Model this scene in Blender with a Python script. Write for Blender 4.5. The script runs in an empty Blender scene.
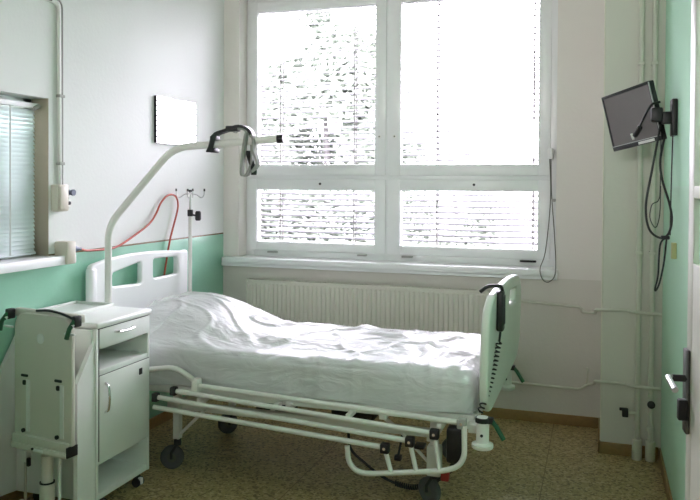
import bpy, bmesh, math, random
from mathutils import Vector, Matrix, noise
random.seed(7)
PI = math.pi
COL = bpy.context.scene.collection
SC = bpy.context.scene

# ------------------------------------------------------------------ materials
def srgb(r, g, b):
    f = lambda c: (c / 12.92 if c <= .04045 else ((c + .055) / 1.055) ** 2.4)
    return (f(r / 255), f(g / 255), f(b / 255), 1)

def mat(name, col, rough=.5, metal=0.0, spec=.5, var=0.0, vscale=8, bump=0.0, bscale=60, coat=0.0):
    m = bpy.data.materials.new(name); m.use_nodes = True
    nt = m.node_tree; N = nt.nodes; L = nt.links
    p = N['Principled BSDF']
    p.inputs['Base Color'].default_value = col
    p.inputs['Roughness'].default_value = rough
    p.inputs['Metallic'].default_value = metal
    p.inputs['Specular IOR Level'].default_value = spec
    p.inputs['Coat Weight'].default_value = coat
    tc = N.new('ShaderNodeTexCoord')
    nz = N.new('ShaderNodeTexNoise'); nz.inputs['Scale'].default_value = vscale; nz.inputs['Detail'].default_value = 4
    L.new(tc.outputs['Object'], nz.inputs['Vector'])
    mx = N.new('ShaderNodeMix'); mx.data_type = 'RGBA'
    v = max(var, .02)
    mx.inputs[6].default_value = tuple(c * (1 - v) for c in col[:3]) + (1,)
    mx.inputs[7].default_value = tuple(min(1, c * (1 + v)) for c in col[:3]) + (1,)
    L.new(nz.outputs['Fac'], mx.inputs[0]); L.new(mx.outputs[2], p.inputs['Base Color'])
    if bump:
        n2 = N.new('ShaderNodeTexNoise'); n2.inputs['Scale'].default_value = bscale; n2.inputs['Detail'].default_value = 3
        L.new(tc.outputs['Object'], n2.inputs['Vector'])
        b = N.new('ShaderNodeBump'); b.inputs['Strength'].default_value = bump; b.inputs['Distance'].default_value = .01
        L.new(n2.outputs['Fac'], b.inputs['Height']); L.new(b.outputs['Normal'], p.inputs['Normal'])
    return m

def mat_wall(name, upper, lower, zsplit, line=None, rough_lo=.35):
    """painted plaster: one colour above zsplit, oil-paint dado below, thin line between"""
    m = mat(name, upper, .8)
    nt = m.node_tree; N = nt.nodes; L = nt.links; p = N['Principled BSDF']
    geo = N.new('ShaderNodeNewGeometry'); sep = N.new('ShaderNodeSeparateXYZ')
    L.new(geo.outputs['Position'], sep.inputs[0])
    g = N.new('ShaderNodeMath'); g.operation = 'GREATER_THAN'; g.inputs[1].default_value = zsplit
    L.new(sep.outputs['Z'], g.inputs[0])
    nz = N.new('ShaderNodeTexNoise'); nz.inputs['Scale'].default_value = 1.7; nz.inputs['Detail'].default_value = 6
    L.new(geo.outputs['Position'], nz.inputs['Vector'])
    def vary(c, v):
        mx = N.new('ShaderNodeMix'); mx.data_type = 'RGBA'
        mx.inputs[6].default_value = tuple(k * (1 - v) for k in c[:3]) + (1,)
        mx.inputs[7].default_value = tuple(min(1, k * (1 + v)) for k in c[:3]) + (1,)
        L.new(nz.outputs['Fac'], mx.inputs[0]); return mx.outputs[2]
    mx = N.new('ShaderNodeMix'); mx.data_type = 'RGBA'
    L.new(g.outputs[0], mx.inputs[0]); L.new(vary(lower, .10), mx.inputs[6]); L.new(vary(upper, .04), mx.inputs[7])
    out = mx.outputs[2]
    if line:
        c = N.new('ShaderNodeMath'); c.operation = 'COMPARE'; c.inputs[1].default_value = zsplit; c.inputs[2].default_value = .005
        L.new(sep.outputs['Z'], c.inputs[0])
        m2 = N.new('ShaderNodeMix'); m2.data_type = 'RGBA'
        L.new(c.outputs[0], m2.inputs[0]); L.new(out, m2.inputs[6]); m2.inputs[7].default_value = line
        out = m2.outputs[2]
    L.new(out, p.inputs['Base Color'])
    r = N.new('ShaderNodeMapRange'); r.inputs[3].default_value = rough_lo; r.inputs[4].default_value = .85
    L.new(g.outputs[0], r.inputs[0]); L.new(r.outputs[0], p.inputs['Roughness'])
    n2 = N.new('ShaderNodeTexNoise'); n2.inputs['Scale'].default_value = 45; n2.inputs['Detail'].default_value = 4
    L.new(geo.outputs['Position'], n2.inputs['Vector'])
    b = N.new('ShaderNodeBump'); b.inputs['Strength'].default_value = .12; b.inputs['Distance'].default_value = .01
    L.new(n2.outputs['Fac'], b.inputs['Height']); L.new(b.outputs['Normal'], p.inputs['Normal'])
    return m

def mat_floor():
    m = mat('terrazzo', srgb(150, 125, 85), .35)
    nt = m.node_tree; N = nt.nodes; L = nt.links; p = N['Principled BSDF']
    geo = N.new('ShaderNodeNewGeometry')
    v = N.new('ShaderNodeTexVoronoi'); v.inputs['Scale'].default_value = 85
    L.new(geo.outputs['Position'], v.inputs['Vector'])
    r = N.new('ShaderNodeValToRGB'); e = r.color_ramp.elements
    sep = N.new('ShaderNodeSeparateColor'); L.new(v.outputs['Color'], sep.inputs[0])
    e[0].position = 0; e[0].color = srgb(74, 60, 34)
    e[1].position = 1; e[1].color = srgb(206, 188, 138)
    for q, c in ((.16, srgb(88, 72, 42)), (.26, srgb(158, 138, 90)), (.75, srgb(182, 163, 114)), (.92, srgb(208, 192, 148))):
        k = e.new(q); k.color = c
    L.new(sep.outputs[0], r.inputs[0])
    n2 = N.new('ShaderNodeTexNoise'); n2.inputs['Scale'].default_value = 45; n2.inputs['Detail'].default_value = 5
    L.new(geo.outputs['Position'], n2.inputs['Vector'])
    mx = N.new('ShaderNodeMix'); mx.data_type = 'RGBA'; mx.inputs[0].default_value = .35
    r2 = N.new('ShaderNodeValToRGB'); r2.color_ramp.elements[0].color = srgb(112, 93, 56); r2.color_ramp.elements[1].color = srgb(192, 172, 122)
    L.new(n2.outputs['Fac'], r2.inputs[0]); L.new(r.outputs[0], mx.inputs[6]); L.new(r2.outputs[0], mx.inputs[7])
    # casting joints every 1.25 m
    sp = N.new('ShaderNodeSeparateXYZ'); L.new(geo.outputs['Position'], sp.inputs[0])
    outs = []
    for ax, off in (('X', .02), ('Y', 1.25)):
        a = N.new('ShaderNodeMath'); a.operation = 'ADD'; a.inputs[1].default_value = off; L.new(sp.outputs[ax], a.inputs[0])
        b = N.new('ShaderNodeMath'); b.operation = 'PINGPONG'; b.inputs[1].default_value = .625; L.new(a.outputs[0], b.inputs[0])
        c = N.new('ShaderNodeMath'); c.operation = 'LESS_THAN'; c.inputs[1].default_value = .0022; L.new(b.outputs[0], c.inputs[0]); outs.append(c)
    mm = N.new('ShaderNodeMath'); mm.operation = 'MAXIMUM'; L.new(outs[0].outputs[0], mm.inputs[0]); L.new(outs[1].outputs[0], mm.inputs[1])
    m3 = N.new('ShaderNodeMix'); m3.data_type = 'RGBA'; m3.inputs[7].default_value = srgb(112, 92, 58)
    L.new(mm.outputs[0], m3.inputs[0]); L.new(mx.outputs[2], m3.inputs[6]); L.new(m3.outputs[2], p.inputs['Base Color'])
    return m

def mat_glass(name):
    m = bpy.data.materials.new(name); m.use_nodes = True
    nt = m.node_tree; N = nt.nodes; L = nt.links; N.clear()
    o = N.new('ShaderNodeOutputMaterial'); t = N.new('ShaderNodeBsdfTransparent'); g = N.new('ShaderNodeBsdfGlossy')
    g.inputs['Roughness'].default_value = .02; t.inputs[0].default_value = (.96, .98, .97, 1)
    f = N.new('ShaderNodeFresnel'); f.inputs[0].default_value = 1.45
    nz = N.new('ShaderNodeTexNoise'); nz.inputs['Scale'].default_value = 3
    x = N.new('ShaderNodeMixShader'); L.new(f.outputs[0], x.inputs[0]); L.new(t.outputs[0], x.inputs[1]); L.new(g.outputs[0], x.inputs[2])
    L.new(x.outputs[0], o.inputs[0]); return m

def mat_plastic_film():
    m = bpy.data.materials.new('clear_plastic_film'); m.use_nodes = True
    nt = m.node_tree; N = nt.nodes; L = nt.links
    p = N['Principled BSDF']; o = N['Material Output']
    p.inputs['Base Color'].default_value = (.84, .86, .86, 1); p.inputs['Roughness'].default_value = .17
    p.inputs['Specular IOR Level'].default_value = 1.0; p.inputs['IOR'].default_value = 1.6
    tc = N.new('ShaderNodeTexCoord')
    mp = N.new('ShaderNodeMapping'); mp.inputs['Scale'].default_value = (2.2, 5.5, 5); mp.inputs['Rotation'].default_value = (0, 0, .25)
    L.new(tc.outputs['Object'], mp.inputs['Vector'])
    n1 = N.new('ShaderNodeTexNoise'); n1.inputs['Scale'].default_value = 2.2; n1.inputs['Detail'].default_value = 5; n1.inputs['Distortion'].default_value = 1.6
    L.new(mp.outputs[0], n1.inputs['Vector'])
    v = N.new('ShaderNodeTexVoronoi'); v.feature = 'DISTANCE_TO_EDGE'; v.inputs['Scale'].default_value = 2.6
    L.new(mp.outputs[0], v.inputs['Vector'])
    a = N.new('ShaderNodeMath'); a.operation = 'MULTIPLY_ADD'; a.inputs[1].default_value = .22
    L.new(v.outputs['Distance'], a.inputs[0]); L.new(n1.outputs['Fac'], a.inputs[2])
    b = N.new('ShaderNodeBump'); b.inputs['Strength'].default_value = .32; b.inputs['Distance'].default_value = .05
    L.new(a.outputs[0], b.inputs['Height']); L.new(b.outputs['Normal'], p.inputs['Normal'])
    t = N.new('ShaderNodeBsdfTransparent'); x = N.new('ShaderNodeMixShader'); x.inputs[0].default_value = .66
    L.new(t.outputs[0], x.inputs[1]); L.new(p.outputs[0], x.inputs[2]); L.new(x.outputs[0], o.inputs[0])
    return m

def mat_leaf():
    m = mat('pale_leaves', (.20, .235, .19, 1), .8, var=.5, vscale=.6)
    return m

def mat_frosted(name):
    m = mat(name, (.75, .80, .84, 1), .3, bump=.0)
    nt = m.node_tree; N = nt.nodes; L = nt.links; p = N['Principled BSDF']
    p.inputs['Transmission Weight'].default_value = .75; p.inputs['IOR'].default_value = 1.35
    tc = N.new('ShaderNodeTexCoord'); v = N.new('ShaderNodeTexVoronoi'); v.inputs['Scale'].default_value = 70
    L.new(tc.outputs['Object'], v.inputs['Vector'])
    b = N.new('ShaderNodeBump'); b.inputs['Strength'].default_value = .6; b.inputs['Distance'].default_value = .01
    L.new(v.outputs['Distance'], b.inputs['Height']); L.new(b.outputs['Normal'], p.inputs['Normal'])
    return m

M = dict(
    wall_left=mat_wall('wall_left_paint', srgb(236, 238, 236), srgb(160, 212, 188), 1.2152, srgb(120, 100, 70), .22),
    wall_back=mat_wall('wall_back_paint', srgb(234, 230, 224), srgb(218, 214, 205), .975, None, .4),
    wall_right=mat_wall('wall_right_paint', srgb(200, 242, 216), srgb(190, 236, 208), 1.6, None, .35),
    white_wall=mat('white_plaster', srgb(236, 236, 230), .85, bump=.1),
    column=mat('column_paint', srgb(226, 224, 214), .7, var=.04, vscale=2, bump=.1, bscale=45),
    floor=mat_floor(),
    skirting=mat('brown_skirting_tile', srgb(150, 122, 76), .45, var=.25, vscale=40),
    pvc=mat('white_window_pvc', srgb(240, 242, 242), .3),
    glass=mat_glass('window_glass'),
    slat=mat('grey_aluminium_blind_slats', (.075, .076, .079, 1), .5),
    white_rail=mat('white_blind_rail', srgb(232, 234, 234), .45),
    slat_grey=mat('pale_grey_blind_slats', srgb(232, 240, 244), .45),
    cord=mat('cord_grey', srgb(170, 170, 165), .7),
    dark_cord=mat('cord_dark_grey', srgb(95, 95, 88), .7),
    shell=mat('white_abs_plastic', srgb(246, 248, 248), .28, spec=.5),
    foot_shell=mat('pale_cream_abs_plastic', srgb(226, 230, 220), .3),
    steel=mat('cream_powder_coated_steel', srgb(234, 234, 228), .35, var=.05),
    chrome=mat('chrome', (.75, .75, .75, 1), .15, 1.0),
    brushed=mat('brushed_steel', (.55, .55, .54, 1), .3, 1.0),
    dark_steel=mat('dark_steel', (.16, .16, .16, 1), .35, 1.0),
    reveal=mat('beige_reveal_paint', srgb(178, 166, 148), .7),
    black=mat('black_plastic', (.012, .012, .013, 1), .4),
    rubber=mat('dark_grey_rubber', (.03, .03, .032, 1), .6),
    tyre=mat('grey_tyre', (.10, .10, .11, 1), .6),
    green=mat('dark_green_plastic', srgb(20, 84, 52), .35),
    screen=mat('dark_lcd_screen', srgb(128, 120, 122), .25, spec=.55),
    mattress=mat('white_mattress_cover', srgb(214, 217, 214), .7, bump=.2, bscale=25),
    film=mat_plastic_film(),
    cab=mat('white_laminate', srgb(230, 233, 228), .32, var=.04),
    cab_dark=mat('grey_laminate_inside', srgb(160, 164, 160), .5),
    gap=mat('shadow_gap_black', (.03, .03, .03, 1), .8),
    board=mat('cream_laminate', srgb(214, 212, 200), .4, var=.04),
    pipe=mat('cream_painted_pipe', srgb(212, 212, 198), .4, var=.06),
    rad=mat('cream_radiator_enamel', srgb(214, 214, 200), .4),
    hose=mat('red_rubber_hose', srgb(176, 72, 50), .4),
    socket=mat('cream_socket_plastic', srgb(214, 208, 192), .4),
    white=mat('white_plastic', srgb(238, 238, 234), .35),
    blue=mat('blue_grey_plastic', srgb(96, 110, 132), .4),
    web=mat('grey_webbing', srgb(150, 152, 146), .8, var=.2, vscale=90),
    mirror=mat('mirror_glass', (.92, .93, .93, 1), .02, 1.0),
    tag=mat('pale_yellow_tag', srgb(205, 205, 150), .6),
    leaf=mat_leaf(),
    bark=mat('grey_bark', srgb(84, 82, 80), .9),
    ground=mat('pale_paving', srgb(190, 190, 180), .9, var=.1, vscale=.5),
    door=mat('white_painted_door', srgb(214, 212, 200), .4),
    frosted=mat_frosted('patterned_glass'),
    red=mat('red_plastic', srgb(150, 40, 36), .4),
    joint=mat('glossy_off_white_trim', srgb(238, 236, 222), .35),
)

# ------------------------------------------------------------------ mesh builder
class MB:
    def __init__(s): s.v = []; s.f = []
    def add_bm(s, bm, mtx=None):
        o = len(s.v); bm.verts.index_update()
        for v in bm.verts: s.v.append((mtx @ v.co) if mtx else v.co.copy())
        for f in bm.faces: s.f.append([o + v.index for v in f.verts])
        bm.free(); return s
    def box(s, x0, x1, y0, y1, z0, z1, bev=0.0, mtx=None, seg=2):
        bm = bmesh.new(); bmesh.ops.create_cube(bm, size=1)
        for v in bm.verts:
            v.co = Vector(((x0 + x1) / 2 + v.co.x * (x1 - x0), (y0 + y1) / 2 + v.co.y * (y1 - y0), (z0 + z1) / 2 + v.co.z * (z1 - z0)))
        if bev: bmesh.ops.bevel(bm, geom=bm.edges[:], offset=bev, segments=seg, profile=.5, affect='EDGES')
        return s.add_bm(bm, mtx)
    def tube(s, pts, r, seg=10, closed=False, r2=None, flat=None):
        P = [Vector(p) for p in pts]; n = len(P); o = len(s.v)
        T = []
        for i in range(n):
            if closed: t = P[(i + 1) % n] - P[i - 1]
            else: t = P[min(i + 1, n - 1)] - P[max(i - 1, 0)]
            T.append(t.normalized() if t.length > 1e-9 else Vector((0, 0, 1)))
        a = Vector((0, 0, 1)) if abs(T[0].z) < .9 else Vector((1, 0, 0))
        nrm = (a - T[0] * a.dot(T[0])).normalized()
        for i in range(n):
            nrm = (nrm - T[i] * nrm.dot(T[i])).normalized(); bi = T[i].cross(nrm)
            rr = r if r2 is None else r + (r2 - r) * i / (n - 1)
            for k in range(seg):
                an = 2 * PI * k / seg
                s.v.append(P[i] + nrm * math.cos(an) * rr + bi * math.sin(an) * rr * (flat or 1))
        m = n if closed else n - 1
        for i in range(m):
            j = (i + 1) % n
            for k in range(seg):
                q = (k + 1) % seg
                s.f.append([o + i * seg + k, o + i * seg + q, o + j * seg + q, o + j * seg + k])
        if not closed:
            s.f.append([o + k for k in range(seg)][::-1]); s.f.append([o + (n - 1) * seg + k for k in range(seg)])
        return s
    def cyl(s, p0, p1, r, seg=16, bev=0.0):
        p0, p1 = Vector(p0), Vector(p1)
        if not bev: return s.tube([p0, p1], r, seg)
        d = (p1 - p0).normalized()
        return s.lathe(p0, d, [(0, r - bev), (bev, r), ((p1 - p0).length - bev, r), ((p1 - p0).length, r - bev)], seg)
    def lathe(s, p0, d, prof, seg=20):
        p0 = Vector(p0); d = Vector(d).normalized(); a = Vector((0, 0, 1)) if abs(d.z) < .9 else Vector((1, 0, 0))
        u = (a - d * a.dot(d)).normalized(); w = d.cross(u); o = len(s.v)
        for h, r in prof:
            for k in range(seg):
                an = 2 * PI * k / seg; s.v.append(p0 + d * h + (u * math.cos(an) + w * math.sin(an)) * r)
        for i in range(len(prof) - 1):
            for k in range(seg):
                q = (k + 1) % seg
                s.f.append([o + i * seg + k, o + i * seg + q, o + (i + 1) * seg + q, o + (i + 1) * seg + k])
        s.f.append([o + k for k in range(seg)][::-1]); s.f.append([o + (len(prof) - 1) * seg + k for k in range(seg)])
        return s
    def ribbon(s, pts, width, t=.002):
        """flat strap through pts, width given along a vector"""
        P = [Vector(p) for p in pts]; w = Vector(width); o = len(s.v); n = len(P)
        for i in range(n):
            tt = (P[min(i + 1, n - 1)] - P[max(i - 1, 0)]).normalized(); nn = tt.cross(w).normalized() * t
            for c in (w * .5 + nn, -w * .5 + nn, -w * .5 - nn, w * .5 - nn): s.v.append(P[i] + c)
        for i in range(n - 1):
            for k in range(4):
                q = (k + 1) % 4; s.f.append([o + i * 4 + k, o + i * 4 + q, o + (i + 1) * 4 + q, o + (i + 1) * 4 + k])
        s.f.append([o, o + 1, o + 2, o + 3][::-1]); e = o + (n - 1) * 4; s.f.append([e, e + 1, e + 2, e + 3]); return s
    def prism(s, poly, f3, d):
        """poly 2D -> f3(u,v) base points, extruded by vector d"""
        o = len(s.v); n = len(poly); d = Vector(d)
        for u, v in poly: s.v.append(Vector(f3(u, v)))
        for u, v in poly: s.v.append(Vector(f3(u, v)) + d)
        s.f.append(list(range(o, o + n))[::-1]); s.f.append(list(range(o + n, o + 2 * n)))
        for i in range(n):
            j = (i + 1) % n; s.f.append([o + i, o + j, o + n + j, o + n + i])
        return s
    def plate(s, outer, holes, thick, bev, mapf):
        """2D outline with holes, extruded and edge-rounded; local (x,y,z) goes through mapf"""
        cu = bpy.data.curves.new('tmp', 'CURVE'); cu.dimensions = '2D'; cu.fill_mode = 'BOTH'
        cu.extrude = max(thick / 2 - bev, 0); cu.bevel_depth = bev; cu.bevel_resolution = 3; cu.offset = -bev
        for ring in [outer] + holes:
            sp = cu.splines.new('POLY'); sp.points.add(len(ring) - 1); sp.use_cyclic_u = True
            for p, q in zip(sp.points, ring): p.co = (q[0], q[1], 0, 1)
        ob = bpy.data.objects.new('tmp', cu); COL.objects.link(ob)
        dg = bpy.context.evaluated_depsgraph_get()
        me = bpy.data.meshes.new_from_object(ob.evaluated_get(dg), depsgraph=dg)
        o = len(s.v)
        for v in me.vertices: s.v.append(Vector(mapf(*v.co)))
        for f in me.polygons: s.f.append([o + i for i in f.vertices])
        bpy.data.objects.remove(ob); bpy.data.curves.remove(cu); bpy.data.meshes.remove(me)
        return s
    def grid(s, nu, nv, fn):
        o = len(s.v)
        for i in range(nu):
            for j in range(nv): s.v.append(Vector(fn(i / (nu - 1), j / (nv - 1))))
        for i in range(nu - 1):
            for j in range(nv - 1): s.f.append([o + i * nv + j, o + (i + 1) * nv + j, o + (i + 1) * nv + j + 1, o + i * nv + j + 1])
        return s
    def build(s, name, m, parent=None, loc=None, local=False, smooth=35, fix=True):
        me = bpy.data.meshes.new(name); ob = bpy.data.objects.new(name, me); COL.objects.link(ob)
        if loc is not None: o = Vector(loc)
        elif parent is not None: o = OFF[parent]
        else:
            lo = [min(v[i] for v in s.v) for i in range(3)]; hi = [max(v[i] for v in s.v) for i in range(3)]
            o = Vector(((lo[0] + hi[0]) / 2, (lo[1] + hi[1]) / 2, lo[2]))
        vs = [v - o for v in s.v] if not local else s.v
        me.from_pydata([tuple(v) for v in vs], [], s.f)
        if fix:
            bm = bmesh.new(); bm.from_mesh(me); bmesh.ops.recalc_face_normals(bm, faces=bm.faces[:]); bm.to_mesh(me); bm.free()
        if smooth:
            for p in me.polygons: p.use_smooth = True
            me.set_sharp_from_angle(angle=math.radians(smooth))
        me.materials.append(m)
        if parent is not None: ob.parent = parent; OFF[ob] = OFF[parent]
        else: ob.location = o; OFF[ob] = o
        return ob
OFF = {}

def tag(o, label, cat, group=None, kind=None):
    if label: o['label'] = label
    if cat: o['category'] = cat
    if group: o['group'] = group
    if kind: o['kind'] = kind
    return o
def thing(name, label, cat, loc, group=None, rot=None):
    o = bpy.data.objects.new(name, None); o.empty_display_size = .05; COL.objects.link(o); o.location = loc
    if rot is not None: o.rotation_euler = rot; OFF[o] = Vector((0, 0, 0))
    else: OFF[o] = Vector(loc)
    return tag(o, label, cat, group)
def struct(o, label=None, cat=None):
    o['kind'] = 'structure'
    return tag(o, label, cat)
def lab(o, t): o['label'] = t; return o

def fillet(pts, r, n=6):
    P = [Vector(p) for p in pts]; out = [P[0]]
    for i in range(1, len(P) - 1):
        a, b, c = P[i - 1], P[i], P[i + 1]; u = (a - b); w = (c - b)
        k = min(r, u.length * .49, w.length * .49)
        p0 = b + u.normalized() * k; p1 = b + w.normalized() * k
        for j in range(n + 1):
            t = j / n; out.append(p0 * (1 - t) ** 2 + b * 2 * t * (1 - t) + p1 * t * t)
    out.append(P[-1]); return out
def spline(pts, n=8, closed=False):
    P = [Vector(p) for p in pts]; N = len(P); out = []
    rng = N if closed else N - 1
    for i in range(rng):
        g = (lambda k: P[k % N]) if closed else (lambda k: P[max(0, min(N - 1, k))])
        a, b, c, d = g(i - 1), g(i), g(i + 1), g(i + 2)
        for j in range(n):
            t = j / n
            out.append(.5 * ((2 * b) + (c - a) * t + (2 * a - 5 * b + 4 * c - d) * t * t + (3 * b - a - 3 * c + d) * t ** 3))
    if not closed: out.append(P[-1])
    return out
def coil(path, R, pitch, per=10):
    P = [Vector(p) for p in path]; L = [0]
    for i in range(1, len(P)): L.append(L[-1] + (P[i] - P[i - 1]).length)
    n = int(L[-1] / pitch * per); out = []
    for k in range(n + 1):
        s_ = L[-1] * k / n; i = 0
        while i < len(L) - 2 and L[i + 1] < s_: i += 1
        t = (s_ - L[i]) / max(1e-9, L[i + 1] - L[i]); c = P[i].lerp(P[i + 1], t); d = (P[i + 1] - P[i]).normalized()
        a = Vector((0, 1, 0)); u = (a - d * a.dot(d)).normalized(); w = d.cross(u); an = 2 * PI * k / per
        out.append(c + (u * math.cos(an) + w * math.sin(an)) * R)
    return out
def rpoly(pts, r, n=6):
    N = len(pts); out = []
    R = r if isinstance(r, (list, tuple)) else [r] * N
    for i in range(N):
        a, b, c = Vector(pts[i - 1]), Vector(pts[i]), Vector(pts[(i + 1) % N]); u = a - b; w = c - b
        k = min(R[i], u.length * .49, w.length * .49)
        if k <= 1e-6: out.append(tuple(b)); continue
        p0 = b + u.normalized() * k; p1 = b + w.normalized() * k
        for j in range(n + 1):
            t = j / n; out.append(tuple(p0 * (1 - t) ** 2 + b * 2 * t * (1 - t) + p1 * t * t))
    return out
def ss(t): t = max(0, min(1, t)); return t * t * (3 - 2 * t)

# ------------------------------------------------------------------ room shell
CEIL = 3.3; YF = -6.4; XR = 3.11
struct(MB().box(-.1, XR + .1, YF - .1, .1, -.1, 0).build('floor', M['floor'], smooth=0), 'speckled beige terrazzo floor', 'floor')
struct(MB().box(-.4, XR + .4, YF - .2, .45, CEIL, CEIL + .1).build('ceiling', M['white_wall'], smooth=0))
# left wall with interior window opening y -3.2..-1.948, z 1.21..2.04
WY0, WY1, WZ0, WZ1 = -3.2, -1.948, 1.21, 2.04
w = MB().box(-.3, 0, WY1, .45, 0, CEIL).box(-.3, 0, YF, WY0, 0, CEIL).box(-.3, 0, WY0, WY1, 0, WZ0).box(-.3, 0, WY0, WY1, WZ1, CEIL)
struct(w.build('wall_left', M['wall_left'], loc=(0, 0, 0), smooth=0), 'white wall with a green painted lower half on the left', 'wall')
BX0, BX1, BZ0, BZ1 = .13, 2.48, 1.035, 3.06
w = MB().box(-.3, BX0, 0, .4, 0, CEIL).box(BX1, XR + .3, 0, .4, 0, CEIL).box(BX0, BX1, 0, .4, 0, BZ0).box(BX0, BX1, 0, .4, BZ1, CEIL)
struct(w.build('wall_back', M['wall_back'], loc=(0, 0, 0), smooth=0), 'off-white wall around the big window', 'wall')
# right wall with the doorway y -3.68..-2.62
DY0, DY1, DZ = -3.72, -2.62, 2.45
w = MB().box(XR, XR + .2, DY1, 0, 0, CEIL).box(XR, XR + .2, YF, DY0, 0, CEIL).box(XR, XR + .2, DY0, DY1, DZ, CEIL)
w.box(XR + .9, XR + 1.0, DY0 - .3, DY1 + .3, 0, CEIL).box(XR + .2, XR + .9, DY0 - .1, DY0, 0, CEIL).box(XR + .2, XR + .9, DY1, DY1 + .1, 0, CEIL)
w.box(XR + .2, XR + 1, DY0 - .1, DY1 + .1, DZ, DZ + .1).box(XR + .1, XR + 1, DY0, DY1, -.1, -.001)
struct(w.build('wall_right', M['wall_right'], loc=(0, 0, 0), smooth=0), 'green painted wall on the right', 'wall')
struct(MB().box(-.4, XR + .3, YF - .2, YF, 0, CEIL).build('wall_front', M['white_wall'], smooth=0))
# boxed-in duct column in the far right corner
struct(MB().box(2.775, XR, -.48, 0, .0, CEIL).build('wall_column', M['column'], loc=(0, 0, 0), smooth=0), 'boxed-in duct in the corner behind the two vertical pipes', 'wall')
struct(MB().box(2.771, 2.779, -.484, -.476, .075, CEIL, .002).build('trim_1', M['joint']), 'pale corner bead along the edge of the boxed duct', 'trim')
# skirtings
struct(MB().box(.012, 2.763, -.012, 0, 0, .07, .003).build('baseboard_back', M['skirting']), 'brown skirting under the window wall', 'skirting')
struct(MB().box(0, .012, YF, 0, 0, .07, .003).build('baseboard_left', M['skirting']), 'brown skirting under the green left wall', 'skirting')
struct(MB().box(2.763, 2.775, -.492, -.0, 0, .07, .003).box(2.763, XR - .012, -.492, -.48, 0, .07, .003).build('baseboard_column', M['skirting']), 'brown skirting around the boxed duct', 'skirting')
struct(MB().box(XR - .012, XR, DY1, -.492, 0, .07, .003).build('baseboard_right', M['skirting']), 'brown skirting under the green right wall', 'skirting')

# ------------------------------------------------------------------ big window
win = bpy.data.objects.new('window_1', None); COL.objects.link(win); win.location = (BX0, .12, BZ0); OFF[win] = Vector(win.location)
struct(win, 'large white four-light window on the back wall', 'window')
f = MB()
f.box(BX0, BX0 + .06, .134, .23, BZ0 - .01, BZ1, .004).box(BX1 - .06, BX1, .134, .23, BZ0 - .01, BZ1, .004)
f.box(BX0 + .003, BX1 - .003, .137, .226, BZ0 - .015, BZ0 + .06, .004).box(BX0 + .003, BX1 - .003, .139, .226, BZ1 - .06, BZ1 - .002, .004)
f.box(1.24, 1.305, .136, .228, BZ0 + .003, BZ1 - .003, .004).box(BX0 + .003, BX1 - .003, .140, .224, 1.62, 1.68, .004)
f.build('window_frame', M['pvc'], win)
GL = dict(l=(.2236, 1.178), r=(1.373, 2.351)); GZ = dict(u=(1.745, 2.923), d=(1.1525, 1.5527))
OL = dict(l=(.150, 1.262), r=(1.283, 2.434)); OZ = dict(u=(1.665, 3.0), d=(1.085, 1.635))
for cx in 'lr':
    for cz in 'ud':
        gx, gz, ox, oz = GL[cx], GZ[cz], OL[cx], OZ[cz]
        s = MB().box(ox[0], gx[0], .12, .19, oz[0], oz[1], .006).box(gx[1], ox[1], .12, .19, oz[0], oz[1], .006)
        s.box(gx[0] - .002, gx[1] + .002, .12, .19, oz[0], gz[0], .006).box(gx[0] - .002, gx[1] + .002, .12, .19, gz[1], oz[1], .006)
        so = s.build('sash', M['pvc'], win)
        MB().box(gx[0] - .01, gx[1] + .01, .15, .156, gz[0] - .01, gz[1] + .01).build('pane', M['glass'], so, smooth=0)
        if cz == 'd':
            cxm = (gx[0] + gx[1]) / 2 + .05
            lab(MB().cyl((cxm, .123, 1.60), (cxm, .112, 1.60), .009, 12, .002).build('lock_button', M['rubber'], so), 'small dark lock button')
# square-key locks on the meeting stiles
for x, z in ((1.215, 1.95), (1.33, 1.95)):
    k = MB().cyl((x, .123, z), (x, .112, z), .013, 14, .002).build('lock_rosette', M['white'], win)
    MB().cyl((x, .1125, z), (x, .109, z), .005, 10).build('key_hole', M['rubber'], k)
for x0, x1, m_ in ((.32, .40, 'cord'), (1.05, 1.12, 'cord'), (1.39, 1.47, 'cord'), (2.235, 2.345, 'rubber')):
    MB().box(x0, x1, .108, .138, 1.066, 1.078, .003).build('drain_cover', M[m_], win)
sill = MB().box(.02, 2.495, -.07, .14, .985, 1.0395, .007).box(.02, 2.495, -.07, -.055, .972, 1.0, .004).build('window_sill', M['pvc'], win)

# venetian blinds hanging outside behind the panes
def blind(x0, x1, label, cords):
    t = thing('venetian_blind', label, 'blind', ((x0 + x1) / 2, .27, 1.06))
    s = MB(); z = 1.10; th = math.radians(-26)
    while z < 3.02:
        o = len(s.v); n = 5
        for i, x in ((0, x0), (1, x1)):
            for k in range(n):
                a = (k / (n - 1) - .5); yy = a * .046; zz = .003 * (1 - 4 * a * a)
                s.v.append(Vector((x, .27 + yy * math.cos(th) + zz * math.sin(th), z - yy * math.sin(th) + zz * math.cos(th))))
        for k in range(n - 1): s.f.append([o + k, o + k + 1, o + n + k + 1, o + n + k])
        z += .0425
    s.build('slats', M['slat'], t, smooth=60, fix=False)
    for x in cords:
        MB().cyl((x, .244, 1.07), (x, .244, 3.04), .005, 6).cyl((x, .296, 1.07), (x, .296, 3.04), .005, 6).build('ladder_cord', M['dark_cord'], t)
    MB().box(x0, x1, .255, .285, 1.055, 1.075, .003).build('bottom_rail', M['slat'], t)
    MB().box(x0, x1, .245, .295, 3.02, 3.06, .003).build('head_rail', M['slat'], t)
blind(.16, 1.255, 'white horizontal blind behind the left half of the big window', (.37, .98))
blind(1.29, 2.45, 'white horizontal blind behind the right half of the big window', (1.62, 2.31))

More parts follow.
